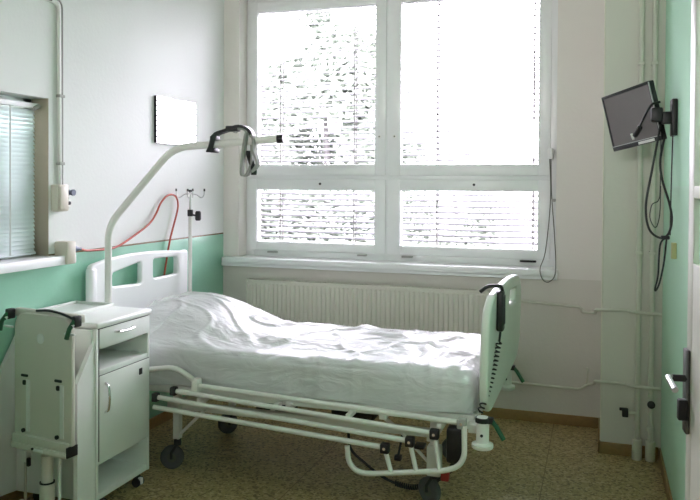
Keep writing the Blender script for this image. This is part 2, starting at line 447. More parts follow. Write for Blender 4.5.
# pull cord of the blind, at the right of the window
t = thing('blind_cord', 'thin looped grey pull cord hanging right of the big window', 'cord', (2.45, -.03, .97))
MB().tube(spline([(2.437, -.012, 1.78), (2.445, -.02, 1.50), (2.418, -.045, 1.167), (2.386, -.078, 1.045), (2.405, -.082, .975), (2.445, -.082, .962), (2.485, -.08, 1.03), (2.474, -.04, 1.269), (2.452, -.02, 1.535), (2.445, -.012, 1.78)]), .0032, 6).build('cord', M['dark_cord'], t)
MB().box(2.425, 2.455, -.02, 0.12, 1.775, 1.85, .006).build('cord_guide', M['pvc'], t)
MB().box(2.452, 2.478, -.03, .0, 1.49, 1.51, .004).build('cord_clip', M['cord'], t)

# ------------------------------------------------------------------ interior window on left wall
w2 = bpy.data.objects.new('window_2', None); COL.objects.link(w2); w2.location = (-.1, WY1, WZ0); OFF[w2] = Vector(w2.location)
struct(w2, 'small interior window in the left wall', 'window')
f = MB().box(-.17, -.11, WY1 - .06, WY1, WZ0, WZ1, .004).box(-.17, -.11, WY0, WY0 + .06, WZ0, WZ1, .004).box(-.17, -.11, WY0, WY1, WZ0, WZ0 + .06, .004).box(-.17, -.11, WY0, WY1, WZ1 - .06, WZ1, .004)
f.build('window_frame', M['pvc'], w2)
MB().box(-.145, -.14, WY0 + .05, WY1 - .05, WZ0 + .05, WZ1 - .05).build('pane', M['glass'], w2, smooth=0)
MB().box(-.34, -.30, WY0 - .1, WY1 + .1, WZ0 - .1, WZ1 + .1).build('back_panel', M['cab'], w2, smooth=0)
MB().box(-.105, -.0005, WY1 - .004, WY1 - .0005, WZ0, WZ1).build('reveal_lining', M['reveal'], w2, smooth=0)
MB().box(-.11, .07, WY0 - .1, -1.812, 1.163, 1.212, .006).build('window_sill', M['pvc'], w2)
t = thing('venetian_blind', 'closed pale grey blind over the small window in the left wall', 'blind', (-.06, (WY0 + WY1) / 2, WZ0 + .03))
s = MB(); z = 1.245; th = math.radians(62)
YB1 = WY1 - .035
while z < 1.975:
    o = len(s.v); n = 4
    for y in (WY0 + .03, YB1):
        for k in range(n):
            a = k / (n - 1) - .5; q = a * .028; zz = .002 * (1 - 4 * a * a)
            s.v.append(Vector((-.065 - q * math.cos(th) + zz, y, z + q * math.sin(th))))
    for k in range(n - 1): s.f.append([o + k, o + k + 1, o + n + k + 1, o + n + k])
    z += .0225
s.build('slats', M['slat_grey'], t, smooth=60, fix=False)
MB().box(-.085, -.045, WY0 + .02, WY1 - .015, 1.985, 2.012, .003).build('head_rail', M['white_rail'], t)
MB().box(-.08, -.05, WY0 + .03, YB1, 1.222, 1.236, .003).build('bottom_rail', M['slat_grey'], t)
MB().cyl((-.045, WY1 - .06, 1.98), (-.045, WY1 - .02, 2.0), .012, 8).build('tilt_gear', M['cord'], t)
MB().cyl((-.046, -2.17, 1.23), (-.046, -2.17, 1.985), .004, 8).build('tilt_wand', M['white_rail'], t)
for y in (-2.5, -2.95): MB().cyl((-.05, y, 1.23), (-.05, y, 1.985), .002, 6).build('ladder_cord', M['cord'], t)

# ------------------------------------------------------------------ electrics on the left wall
t = thing('conduit', 'white surface conduit running down the left wall to the upper junction box', 'conduit', (.012, -1.87, 1.59))
MB().tube(fillet([(.012, -2.02, 2.553), (.012, -1.885, 2.553), (.012, -1.876, 1.585)], .05), .0105, 10).build('tube', M['white'], t)
MB().tube(fillet([(.010, -1.99, 2.572), (.010, -1.855, 2.572), (.010, -1.852, 1.585)], .05), .0045, 8).build('cable', M['cord'], t)
for z in (2.06, 1.70): MB().box(0, .026, -1.893, -1.85, z - .008, z + .008, .003).build('clip', M['cord'], t)
MB().box(0, .026, -1.983, -1.95, 2.548, 2.566, .003).build('clip', M['dark_cord'], t)
t = thing('junction_box', 'cream junction box on the left wall below the conduit', 'junction box', (.03, -1.89, 1.45))
MB().box(0, .05, -1.935, -1.848, 1.445, 1.588, .008).build('housing', M['socket'], t)
MB().box(.05, .055, -1.925, -1.858, 1.455, 1.578, .004).build('cover', M['socket'], t)
t = thing('gas_outlet', 'round blue-grey gas outlet beside the upper junction box', 'outlet', (.02, -1.805, 1.545))
MB().lathe((0, -1.815, 1.545), (1, 0, 0), [(0, .018), (.01, .018), (.012, .013), (.04, .013), (.042, .017), (.055, .017)], 16).build('body', M['blue'], t)
MB().box(0, .012, -1.85, -1.795, 1.525, 1.565, .004).build('base', M['cord'], t)
t = thing('wall_socket', 'round white socket with dark centre below the gas outlet', 'socket', (.01, -1.80, 1.485))
MB().lathe((0, -1.812, 1.487), (1, 0, 0), [(0, .028), (.018, .027), (.024, .022), (.024, .012), (.016, .011)], 20).build('ring', M['white'], t)
MB().cyl((.012, -1.812, 1.487), (.026, -1.812, 1.487), .0095, 12).build('insert', M['rubber'], t)
t = thing('oxygen_socket_box', 'cream wall box at the window sill holding the red hose plug', 'socket box', (.03, -1.875, 1.17))
MB().box(0, .085, -1.905, -1.835, 1.165, 1.285, .006).build('housing', M['socket'], t)
MB().box(0, .05, -1.835, -1.79, 1.17, 1.225, .006).build('bracket', M['white'], t)
# red hose
t = thing('oxygen_hose', 'thin red hose looping along the left wall to behind the headboard', 'hose', (.06, -1.3, 1.0))
MB().tube(spline([(.06, -1.775, 1.2365), (.05, -1.74, 1.230), (.022, -1.6502, 1.2167), (.022, -1.4718, 1.2106), (.022, -1.3764, 1.2197), (.022, -1.2740, 1.2501), (.022, -1.0590, 1.3313), (.022, -0.9708, 1.3972), (.022, -0.9150, 1.4651), (.022, -0.8440, 1.5108), (.022, -0.7781, 1.5219), (.022, -0.7223, 1.5037), (.022, -0.6990, 1.4580), (.022, -0.7122, 1.3972), (.022, -0.7984, 1.2177), (.022, -0.8592, 1.0219), (.022, -0.8694, 0.9712)], 8), .0065, 10).build('tube', M['hose'], t)
MB().lathe((.06, -1.835, 1.243), (0, 1, -.1), [(0, .019), (.02, .019), (.024, .012), (.045, .012), (.05, .008), (.07, .008)], 14).build('plug', M['blue'], t)

# mirror
t = thing('mirror', 'small rectangular mirror on the left wall reflecting the bright blinds', 'mirror', (.01, -.71, 1.865))
MB().box(.001, .018, -.962, -.46, 1.862, 2.168, .001).build('backing', M['rubber'], t)
MB().box(.018, .021, -.958, -.461, 1.863, 2.167).build('glass', M['mirror'], t, smooth=0)

# ------------------------------------------------------------------ radiator
t = thing('radiator', 'long cream ribbed panel radiator under the big window', 'radiator', (1.2, -.08, .26))
s = MB(); x0, x1 = .245, 2.15; n = int((x1 - x0 - .04) / .0345)
pr = []
for i in range(n):
    a = x0 + .02 + i * .0345
    pr += [(a, -.100), (a + .014, -.100), (a + .019, -.109), (a + .029, -.109)]
pr.append((x0 + .02 + n * .0345, -.100))
o = len(s.v)
zs = [.28, .30, .31, .845, .855, .872]; dd = [0, 0, 1, 1, 0, 0]
for z, k in zip(zs, dd):
    for x, y in pr: s.v.append(Vector((x, -.100 + (y + .100) * k, z)))
for i in range(len(zs) - 1):
    for j in range(len(pr) - 1): s.f.append([o + i * len(pr) + j, o + i * len(pr) + j + 1, o + (i + 1) * len(pr) + j + 1, o + (i + 1) * len(pr) + j])
s.box(x0 + .01, x1 - .01, -.097, -.092, .275, .875)
s.build('front_panel', M['rad'], t, smooth=0)
s = MB()
for i in range(46): s.box(x0 + .03 + i * .0402, x0 + .055 + i * .0402, -.095, -.03, .876, .880)
s.box(x0, x1, -.104, -.094, .862, .882, .002).box(x0, x1, -.032, -.026, .862, .882, .002)
s.build('top_grille', M['rad'], t)
for x in (x0, x1 - .012): MB().box(x, x + .012, -.106, -.026, .28, .882, .002).build('side_cover', M['rad'], t)
MB().box(x0 + .02, x1 - .02, -.045, -.038, .28, .86).build('rear_panel', M['rad'], t, smooth=0)
for x in (.5, 1.9): MB().box(x - .02, x + .02, -.045, -.001, .35, .80, .003).build('bracket', M['rad'], t)

# heating pipes
t = thing('heating_pipe', 'upper horizontal cream heating pipe from the radiator along the right wall', 'pipe', (2.6, -.04, .76))
MB().tube(fillet([(2.12, -.06, .822), (2.18, -.035, .822), (2.648, -.035, .797), (2.652, -.035, .765), (2.735, -.035, .765), (2.742, -.52, .862), (2.90, -.525, .872), (2.94, -.556, .866), (3.10, -.556, .86)], .02, 4), .0095, 10).build('tube', M['pipe'], t)
t = thing('heating_pipe', 'lower horizontal cream heating pipe near the floor on the right', 'pipe', (2.6, -.04, .25))
MB().tube(fillet([(1.9, -.06, .34), (2.1, -.06, .27), (2.22, -.035, .262), (2.65, -.035, .254), (2.69, -.035, .29), (2.735, -.035, .30), (2.742, -.52, .436), (2.90, -.525, .436), (2.94, -.556, .434), (3.10, -.556, .43)], .03, 5), .0095, 10).build('tube', M['pipe'], t)
MB().tube([(2.69, -.03, .285), (2.69, -.03, .40)], .0085, 10).build('stub', M['pipe'], t)
def riser(x, label, valve):
    t = thing('riser_pipe', label, 'pipe', (x, -.53, 0))
    MB().tube([(x, -.525, .0), (x, -.525, CEIL)], .0155, 14).build('tube', M['pipe'], t)
    MB().lathe((x, -.525, 0), (0, 0, 1), [(0, .026), (.004, .028), (.115, .028), (.12, .024), (.121, .016)], 18).build('floor_sleeve', M['pipe'], t)
    if valve == 1:
        MB().tube([(x, -.525, .272), (x - .05, -.545, .272)], .011, 10).build('branch', M['pipe'], t)
        MB().box(x - .085, x - .05, -.565, -.53, .25, .30, .006).build('valve_body', M['rubber'], t)
        MB().box(x - .10, x - .062, -.556, -.54, .285, .302, .004).build('valve_lever', M['black'], t)
    else:
        MB().lathe((x, -.54, .335), (0, -1, .15), [(0, .013), (.02, .013), (.022, .022), (.04, .022), (.044, .016)], 14).build('valve_handle', M['black'], t)
        MB().lathe((x, -.525, .17), (0, 0, 1), [(0, .016), (.005, .021), (.035, .021), (.04, .016)], 14).build('coupling', M['pipe'], t)
    for z in (1.2, 2.3): MB().box(x - .019, x + .019, -.545, -.48, z, z + .02, .004).build('clamp', M['pipe'], t)
riser(2.978, 'left of the two vertical pipes in the right corner, with a low side valve', 1)
riser(3.05, 'right of the two vertical pipes in the right corner, next to the green wall', 2)

# ------------------------------------------------------------------ hospital bed
bed = thing('hospital_bed', 'cream steel hospital bed with white plastic headboard and lowered side rail', 'bed', (1.2, -1.2, 0))
# headboard
def plank_map_head(a, b, c): return (.05 + c, -5.2209 + (a + 5.2209) * 1.0305, 1.6 + (b - 1.6) * 1.0305)
top = [(-1.795 + (1.02) * k / 14, 1.150 + .034 * math.sin(PI * (k / 14) ** .8)) for k in range(15)]
outer = [(-1.795, .46)] + [(-1.795, 1.02)] + rpoly([(-1.795, 1.0)] + top[:1] + top[1:2], [0, .05, 0])[1:-1] + top[2:-1] + rpoly([top[-2], (-.775, 1.158), (-.775, .9)], [0, .03, 0])[1:-1] + [(-.775, .46)]
h1 = rpoly([(-1.60, 1.012), (-1.60, 1.088), (-1.318, 1.128), (-1.318, .997)], .022)
h2 = rpoly([(-1.188, 1.012), (-1.188, 1.132), (-.912, 1.122), (-.912, 1.012)], .022)
MB().plate(outer, [h1, h2], .036, .012, plank_map_head).box(.028, .074, -1.695, -1.63, .43, 1.12, .018, seg=3).build('headboard', M['shell'], bed, smooth=50)
for y in (-1.5, -.9): MB().box(.06, .22, y - .02, y + .02, .455, .49, .004).build('headboard_bracket', M['steel'], bed)
# footboard, slightly bowed away
def foot_x(y): return 2.243 + (y + 1.68) * .05
def foot_map(a, b, c): return (foot_x(a) + c + .014 * ((b - .5) / .55), a, b)
outer = rpoly([(-1.60, .50), (-1.69, .60), (-1.70, .80), (-1.695, .985), (-1.60, 1.066), (-1.40, 1.088), (-1.19, 1.10), (-.98, 1.10), (-.79, 1.085), (-.685, 1.0), (-.68, .8), (-.69, .68), (-.78, .60)],
              [.08, .1, .08, .07, .1, .1, .1, .1, .1, .07, .08, .1, .05], 5)
h1 = rpoly([(-1.42, .945), (-1.42, 1.02), (-1.24, 1.03), (-1.24, .95)], .02)
h2 = rpoly([(-1.12, .95), (-1.12, 1.03), (-.88, 1.02), (-.88, .945)], .02)
MB().plate(outer, [h1, h2], .04, .014, foot_map).build('footboard', M['foot_shell'], bed, smooth=50)
# deck frame
d = MB()
for y in (-1.62, -.78): d.box(.2, 2.2, y - .018, y + .018, .455, .50, .004)
for x in (.2, .75, 1.25, 1.75, 2.18): d.box(x - .018, x + .018, -1.66, -.74, .44, .475, .004)
d.build('deck_frame', M['steel'], bed)
MB().box(.22, .85, -1.62, -.78, .475, .50, .006).box(.88, 1.2, -1.62, -.78, .475, .50, .006).box(1.23, 2.17, -1.62, -.78, .475, .50, .006).build('mattress_platform', M['steel'], bed)
# under-frame
u = MB()
for y in (-1.50, -.90): u.box(.45, 2.0, y - .02, y + .02, .33, .37, .004)
for x in (.50, 1.97): u.box(x - .022, x + .022, -1.55, -.85, .32, .365, .004)
u.tube([(.62, -1.50, .34), (.75, -1.50, .45)], .012, 8).tube([(.62, -.90, .34), (.75, -.90, .45)], .012, 8)
u.tube([(1.80, -1.50, .34), (1.65, -1.50, .45)], .012, 8).tube([(1.80, -.90, .34), (1.65, -.90, .45)], .012, 8)
u.build('under_frame', M['steel'], bed)
for x0, x1, y0, y1, z0, z1 in ((.95, 1.16, -1.42, -1.30, .33, .43), (1.38, 1.62, -1.38, -1.24, .33, .42), (.72, .86, -1.15, -1.02, .31, .40)):
    MB().box(x0, x1, y0, y1, z0, z1, .012).build('motor', M['black'], bed)
MB().tube([(1.16, -1.36, .38), (1.38, -1.33, .38)], .014, 8).build('actuator_rod', M['brushed'], bed)
MB().tube([(1.62, -1.31, .38), (1.9, -1.31, .36)], .014, 8).build('actuator_rod', M['brushed'], bed)
# legs with castors
for x, y, a in ((.525, -1.53, .3), (.53, -.875, .9), (1.985, -1.53, -.5), (1.985, -.875, .4)):
    foot = x > 1
    lg = MB().box(x - .02, x + .02, y - .02, y + .02, .17, .45, .005)
    if foot: lg.box(x - .035, x + .035, y - .03, y + .03, .15, .30, .008)
    sx = -1 if foot else 1
    lg.tube([(x + sx * .02, y, .20), (x + sx * .17, y, .345)], .009, 8)
    lo = lg.build('leg', M['steel'], bed)
    dx, dy = math.cos(a) * .03, math.sin(a) * .03
    ax = Vector((-math.sin(a), math.cos(a), 0)); c = Vector((x - dx, y - dy, .066))
    fk = MB().cyl((x, y, .135), (x, y, .175), .02, 14)
    for sgn in (-1, 1):
        p = c + ax * .024 * sgn
        fk.tube([Vector((x, y, .14)) + ax * .022 * sgn, p + Vector((0, 0, .03)), p - Vector((0, 0, .004))], .008, 8)
    fk.build('caster_fork', M['rubber'], bed)
    wh = MB().lathe(c - ax * .017, ax, [(0, .03), (0, .058), (.005, .065), (.029, .065), (.034, .058), (.034, .03)], 24).build('caster_wheel', M['tyre'], bed)
    lab(MB().cyl(c - ax * .020, c + ax * .020, .026, 16).build('hub', M['dark_cord'], wh), 'grey wheel hub')
# corner bumpers with clamp levers at the foot end
for x, y in ((2.252, -1.735), (2.240, -.672)):
    b = MB().lathe((x, y, .385), (0, 0, 1), [(0, .046), (.006, .05), (.02, .05), (.026, .03), (.03, .030), (.14, .030), (.145, .025)], 20)
    b.box(x - .07, x - .02, y + (.02 if y < -1 else -.10), y + (.10 if y < -1 else -.02), .44, .48, .004)
    bo = b.build('corner_bumper', M['steel'], bed)
    lab(MB().lathe((x, y, .505), (0, 0, 1), [(0, .034), (.022, .034)], 18).box(x + .02, x + .05, y - .015, y + .015, .50, .53, .005).build('clamp_collar', M['black'], bo), 'black clamp collar')
    lab(MB().tube([(x + .04, y, .517), (x + .062, y - .01, .495), (x + .10, y - .02, .438)], .011, 10).build('clamp_lever', M['green'], bo), 'dark green clamp lever')
    MB().cyl((x, y - .026, .45), (x, y - .034, .45), .007, 10).build('screw', M['rubber'], bo)
# side rail: four stepped tubes ending on a round-cornered end frame
RY = -1.75
rl = MB()
def rail(parent, p0, p1, r): return MB().tube([p0, p1], r, 12).build('rail_tube', M['steel'], parent)
ends = []
for p0, p1 in (((.745, RY + .02, .540), (2.155, RY + .02, .489)), ((.635, RY, .505), (2.03, RY, .432)), ((.525, RY, .462), (1.912, RY, .383)), ((.512, RY, .407), (1.79, RY, .338))):
    rail(bed, p0, p1, .013); ends.append(p1)
e = MB()
low = [(1.598, RY, .325), (1.605, RY, .25), (1.64, RY, .208), (1.70, RY, .20), (2.08, RY, .262), (2.145, RY, .29), (2.172, RY, .34), (2.168, RY + .01, .48)]
e.tube(fillet(low, .05, 5), .013, 12)
for (x, y, z), q in zip(ends[1:], ((2.055, .262 - .006), (1.945, .238), (1.822, .219))): e.tube([(x, y, z - .01), (q[0], RY, q[1])], .0115, 12)
e.build('rail_end_frame', M['steel'], bed)
for k, (x, y, z) in enumerate(ends):
    MB().box(x - .022, x + .022, y - .022, y + .02, z - .026, z + .022, .008).build('rail_joint', M['cord' if k == 0 else 'black'], bed)
    MB().cyl((x, y - .02, z), (x, y - .026, z), .007, 10).build('rail_pin', M['chrome'], bed)
for x, z in ((.635, .505), (.525, .462)):
    MB().box(x - .018, x + .016, RY - .02, RY + .02, z - .024, z + .022, .008).build('rail_joint', M['black'], bed)
MB().tube(fillet([(.37, RY + .07, .575), (.60, RY + .07, .612), (.70, RY + .07, .56), (.745, RY + .06, .53)], .06), .014, 12).box(.735, .775, RY, RY + .05, .505, .575, .008).build('mattress_retainer', M['steel'], bed)
for x in (.78, 1.2, 1.6, 2.05): MB().box(x - .012, x + .012, RY + .0, -1.65, .455, .478, .003).build('rail_bracket', M['steel'], bed)
# far side rail (lowered too)
FR = -.66
fr = MB()
for p0, p1 in (((.6, FR, .49), (2.1, FR, .46)), ((.52, FR, .43), (1.98, FR, .39)), ((.45, FR, .37), (1.85, FR, .33))): fr.tube([p0, p1], .013, 10)
fr.tube(fillet([(1.6, FR, .33), (1.63, FR, .22), (2.1, FR, .27), (2.14, FR, .46)], .05), .012, 10)
fr.build('far_side_rail', M['steel'], bed)
for x in (.8, 2.0): MB().box(x - .012, x + .012, -.76, FR, .46, .478, .003).build('rail_bracket', M['steel'], bed)
# sockets for the poles
MB().cyl((.19, -1.70, .30), (.19, -1.70, .52), .027, 16).box(.17, .24, -1.70, -1.64, .45, .49, .004).build('pole_socket', M['steel'], bed)
MB().cyl((.118, -.70, .30), (.118, -.70, .52), .022, 16).box(.11, .24, -.745, -.70, .45, .49, .004).build('pole_socket', M['steel'], bed)
# red tab & dark pedal at the foot castor
MB().box(2.03, 2.07, -1.60, -1.56, .15, .19, .006).build('pedal', M['red'], bed)
MB().box(1.90, 1.95, -1.62, -1.555, .30, .318, .005).build('pedal', M['black'], bed)
MB().box(1.80, 1.835, -1.62, -1.585, .23, .255, .005).tube([(1.817, -1.60, .25), (1.817, -1.52, .33)], .006, 6).build('pedal', M['black'], bed)
MB().box(2.07, 2.16, -1.68, -1.60, .27, .44, .015).build('foot_junction_box', M['black'], bed)

# mattress
def mz(x): return .705 + .035 * ss((.95 - x) / .6)
def msurf(off, wr):
    XA, XB = .205 - (off if off < .012 else .012), 2.205
    YA, YB = -1.645 - off, -.755 + off
    zb = .505 if off < .005 else .507
    YA0, YB0 = YA, YB
    def fn(u, v):
        x = XA + (XB - XA) * u
        e_ = max(0, (x - 2.125) / .08); rd = 1 - math.sqrt(max(0, 1 - min(1, e_) ** 2))
        YA, YB = YA0 + .07 * rd, YB0 - .07 * rd
        zt = mz(x) + off - .05 * rd
        h = zt - zb; W = YB - YA; rc = .055
        L = [h - rc, rc * PI / 2, W - 2 * rc, rc * PI / 2, h - rc]; s_ = v * sum(L); i = 0
        while i < 4 and s_ > L[i]: s_ -= L[i]; i += 1
        if i == 0: y, z, nn = YA, zb + s_, (0, -1, 0)
        elif i == 1:
            a = s_ / rc; y, z, nn = YA + rc - rc * math.cos(a), zt - rc + rc * math.sin(a), (0, -math.cos(a), math.sin(a))
        elif i == 2: y, z, nn = YA + rc + s_, zt, (0, 0, 1)
        elif i == 3:
            a = s_ / rc; y, z, nn = YB - rc + rc * math.sin(a), zt - rc + rc * math.cos(a), (0, math.sin(a), math.cos(a))
        else: y, z, nn = YB, zt - rc - s_, (0, 1, 0)
        if off >= .005:
            bump = .125 * ss((1.02 - x) / .62) * (.72 + .28 * ss((x - .17) / .2)) * ss((y + 1.67) / .36) * (.55 + .45 * ss((-.72 - y) / .16))
            if nn[2] > 0: z += bump
            else: z += bump * (z - zb) / (zt - zb)
            p = Vector((x * 3.0, y * 5.5, z * 4))
            k = noise.noise(p) * .008 + noise.noise(p * 2.7 + Vector((3, 1, 7))) * .004
            if nn[2] > 0: z += .05 * nn[2] * ss((y + 1.53) / .36) * ss((-.80 - y) / .3) * (.65 + .35 * ss((x - .6) / .4))
            if nn[2] > .5: k += .016 * noise.noise(Vector((x * 1.1 + 5, y * 4.6, 2.0)))
            r_ = noise.noise(Vector((x * 2.2 + y * 1.6, y * 3.4 - x * 1.2, 4.0)))
            k += .012 * max(0, 1 - abs(r_) * 9)          # creased folds
            r2_ = noise.noise(Vector((x * 1.7 - y * 2.3, y * 2.1 + x * 2.2, 11.0)))
            k += .008 * max(0, 1 - abs(r2_) * 10)
            if nn[2] < .5:
                k = k * .45 + .010 * math.sin(x * 17 + 2.2 * math.sin(x * 5)) * max(0, 1 - (z - zb) / .2)
            y += nn[1] * (k + .006); z += nn[2] * (k + .004)
            if u > .985: x -= .0
            if i in (0, 4) : z += .012 * math.sin(x * 9 + 1) * max(0, 1 - (z - zb) / .06)
        return (x, y, z)
    return fn
m = MB().grid(60, 60, msurf(.0, 0))
# end caps
m.box(.207, .25, -1.62, -.78, .505, .69, .02).box(2.12, 2.2045, -1.56, -.84, .505, .64, .02).box(.22, 2.19, -1.62, -.78, .501, .53)
tag(m.build('mattress', M['mattress'], smooth=60), 'white mattress under the clear plastic cover', 'mattress')
# pillow under the cover
def pil(u, v):
    a = (u - .5) * 2; b = (v - .5) * 2
    e_ = max(0, (1 - a ** 4)) ** .5 * max(0, (1 - b ** 4)) ** .5
    return a, b, e_
pm = MB()
def ptop(u, v):
    a, b, e_ = pil(u, v); x = .42 + a * .19; y = -1.18 + b * .34
    return (x, y, mz(x) + .006 + .085 * e_)
def pbot(u, v):
    a, b, e_ = pil(u, v); x = .42 + a * .19; y = -1.18 + b * .34
    return (x, y, mz(x) + .005)
pm.grid(24, 30, ptop).grid(24, 30, pbot)
tag(pm.build('pillow', M['mattress'], smooth=60), 'white pillow bulging under the plastic cover at the headboard', 'pillow')
# plastic cover
tag(MB().grid(230, 190, msurf(.008, 1)).build('plastic_cover', M['film'], smooth=70), 'crinkled clear plastic sheet covering the mattress and pillow', 'cover')

# hand control on the footboard
t = thing('hand_control', 'black corded hand control hooked over the footboard', 'remote control', (2.31, -1.5, .8))
hx = 2.288
MB().box(hx - .006, hx + .030, -1.525, -1.462, .885, 1.085, .012).build('body', M['black'], t)
MB().tube(fillet([(hx + .02, -1.495, 1.08), (hx + .015, -1.50, 1.108), (hx - .05, -1.515, 1.105), (hx - .085, -1.52, 1.075)], .02), .009, 8).build('hook', M['black'], t)
lab(MB().box(hx + .029, hx + .032, -1.515, -1.472, .92, 1.06, .004).build('keypad', M['rubber'], t), 'dark keypad')
path = spline([(hx + .012, -1.494, .885), (hx + .008, -1.50, .84), (hx + .0, -1.515, .80), (hx - .01, -1.56, .72), (hx - .03, -1.63, .62), (hx - .055, -1.70, .535)], 6)
MB().tube(path[:8], .006, 8).tube(coil(path[7:], .013, .022, 9), .0042, 6).build('coiled_cord', M['black'], t)
# power cable under the rail
t = thing('power_cable', 'black cable drooping below the bed rail to the floor', 'cable', (1.8, -1.4, 0))
pth = spline([(1.49, -1.40, .33), (1.50, -1.40, .19), (1.583, -1.4, .115), (1.694, -1.4, .048), (1.80, -1.4, .022), (1.885, -1.4, .03), (1.99, -1.4, .09), (2.06, -1.45, .17), (2.10, -1.56, .28)], 8)
MB().tube(pth[:30], .0075, 8).build('plain_lead', M['black'], t)
MB().tube(coil(pth[28:], .011, .012, 8), .005, 6).build('coiled_lead', M['black'], t)

# trapeze (patient lifting pole)
t = thing('lifting_pole', 'cream bent steel lifting pole rising from the bed head', 'lifting pole', (.19, -1.70, .3))
tp = [(.19, -1.70, .31), (.19, -1.70, 1.365), (.575, -1.665, 1.79), (1.175, -1.62, 1.832)]
MB().tube(fillet(tp, .09, 8), .0195, 16).build('pole', M['steel'], t)
lab(MB().tube([(1.165, -1.621, 1.831), (1.198, -1.618, 1.8335)], .0225, 16).build('end_cap', M['black'], t), 'black end cap')
# strap
t = thing('grab_strap', 'black and grey webbing strap slung over the lifting pole', 'strap', (.95, -1.64, 1.64))
W = (0, .03, 0)
bx = lambda x, z, dy=0: (x, -1.643 + dy, z)
lab(MB().ribbon(spline([bx(.785, 1.775), bx(.80, 1.80), bx(.81, 1.835), bx(.825, 1.86), bx(.86, 1.872), bx(.90, 1.883), bx(.945, 1.897), bx(.985, 1.895), bx(1.02, 1.875), bx(1.035, 1.845)], 6), (0, .045, 0), .008).build('black_webbing', M['black'], t), 'black webbing band')
for q in ((.795, .825, -1.672, -1.612, 1.762, 1.785), (.885, .955, -1.664, -1.622, 1.872, 1.902), (.795, .83, -1.668, -1.616, 1.83, 1.85)): MB().box(*q, .005).build('buckle', M['black'], t)
MB().ribbon(spline([bx(.80, 1.765, -.045), bx(.815, 1.79, -.048), bx(.822, 1.82, -.046), bx(.825, 1.852, -.03), bx(.86, 1.868, -.01)], 5), (.018, .02, 0), .005).build('black_tail', M['black'], t)
MB().ribbon(spline([bx(.93, 1.868), bx(.96, 1.888), bx(1.0, 1.874), bx(1.008, 1.84, -.026), bx(.996, 1.77, -.026), bx(.986, 1.66, -.026), bx(.995, 1.642, -.02), bx(1.012, 1.65, -.01), bx(1.028, 1.72, .01), bx(1.015, 1.85, .03)], 6), (.0, .034, .0), .0055).build('grey_loop', M['web'], t)
MB().ribbon(spline([bx(1.012, 1.875), bx(1.045, 1.83, -.01), bx(1.05, 1.77, -.02), bx(1.07, 1.72, -.02), bx(1.068, 1.695, -.015), bx(1.035, 1.66, 0)], 6), (0, .034, 0), .0055).build('grey_loop', M['web'], t)
MB().ribbon(spline([bx(1.0, 1.77, .01), bx(1.022, 1.72, .0), bx(1.042, 1.67, 0), bx(1.04, 1.645, 0)], 5), (.02, .02, 0), .004).build('black_tail', M['black'], t)

# IV pole
t = thing('drip_stand_pole', 'thin steel infusion pole with hooks at the far side of the headboard', 'infusion pole', (.118, -.70, .3))
MB().tube([(.118, -.70, .31), (.118, -.70, 1.41)], .0125, 12).build('outer_tube', M['steel'], t)
MB().tube([(.118, -.70, 1.40), (.118, -.70, 1.545)], .0085, 12).build('inner_tube', M['brushed'], t)
hk = MB()
for a in (0.35, 0.35 + PI / 2, .35 + PI, .35 + 1.5 * PI):
    c, s_ = math.cos(a), math.sin(a)
    hk.tube(spline([(.118, -.70, 1.53), (.118 + .04 * c, -.70 + .04 * s_, 1.522), (.118 + .072 * c, -.70 + .072 * s_, 1.502), (.118 + .09 * c, -.70 + .09 * s_, 1.515), (.118 + .095 * c, -.70 + .095 * s_, 1.545)], 5), .004, 8)
hk.build('hooks', M['brushed'], t)
for a in (0.35, 0.35 + PI / 2, .35 + PI, .35 + 1.5 * PI):
    MB().cyl((.118 + .095 * math.cos(a), -.70 + .095 * math.sin(a), 1.545), (.118 + .095 * math.cos(a), -.70 + .095 * math.sin(a), 1.562), .006, 8).build('hook_tip', M['black'], t)
MB().cyl((.118, -.70, 1.54), (.118, -.70, 1.555), .012, 10).build('top_cap', M['black'], t)
lab(MB().cyl((.118, -.70, 1.375), (.118, -.70, 1.42), .019, 14, .003).build('clamp_collar', M['black'], t), 'black clamp collar')
lab(MB().tube([(.13, -.695, 1.385), (.165, -.67, 1.375)], .006, 8).lathe((.162, -.672, 1.345), (0, 0, 1), [(0, .014), (.01, .02), (.055, .02), (.065, .014)], 12).build('clamp_knob', M['black'], t), 'black clamp knob')

# ------------------------------------------------------------------ bedside cabinet
cab = thing('bedside_cabinet', 'white bedside cabinet on castors with drawer, open niche and door', 'bedside cabinet', (.26, -1.98, 0))
CX0, CX1, CY0, CY1 = .03, .49, -2.205, -1.755
c = MB()
c.box(CX0, CX1, CY0, CY0 + .02, .075, .90, .004).box(CX0, CX1, CY1 - .02, CY1, .075, .90, .004)
c.box(CX0, CX0 + .012, CY0 + .01, CY1 - .01, .075, .90)
c.box(CX0, CX1 - .004, CY0 + .01, CY1 - .01, .075, .105, .003).box(CX0, CX1 - .004, CY0 + .01, CY1 - .01, .245, .262, .003)
c.box(CX0, CX1 - .002, CY0 + .01, CY1 - .01, .672, .700, .003).box(CX0, CX1 - .03, CY0 + .01, CY1 - .01, .79, .806, .003)
c.build('carcass', M['cab'], cab)
MB().box(CX0 + .012, CX0 + .016, CY0 + .021, CY1 - .021, .70, .79).build('niche_back', M['cab_dark'], cab, smooth=0)
MB().box(CX0 + .012, CX0 + .016, CY0 + .021, CY1 - .021, .106, .245).build('niche_back', M['cab_dark'], cab, smooth=0)
MB().box(CX0 - .005, CX1 + .012, CY0 - .006, CY1 + .006, .902, .932, .01, seg=3).build('cabinet_top', M['cab'], cab)
rim = MB()
rx0, rx1, ry0, ry1 = .02, .27, CY0 + .0, CY1 + .0
rim.box(rx0, rx1, ry0, ry1, .930, .936, .002)
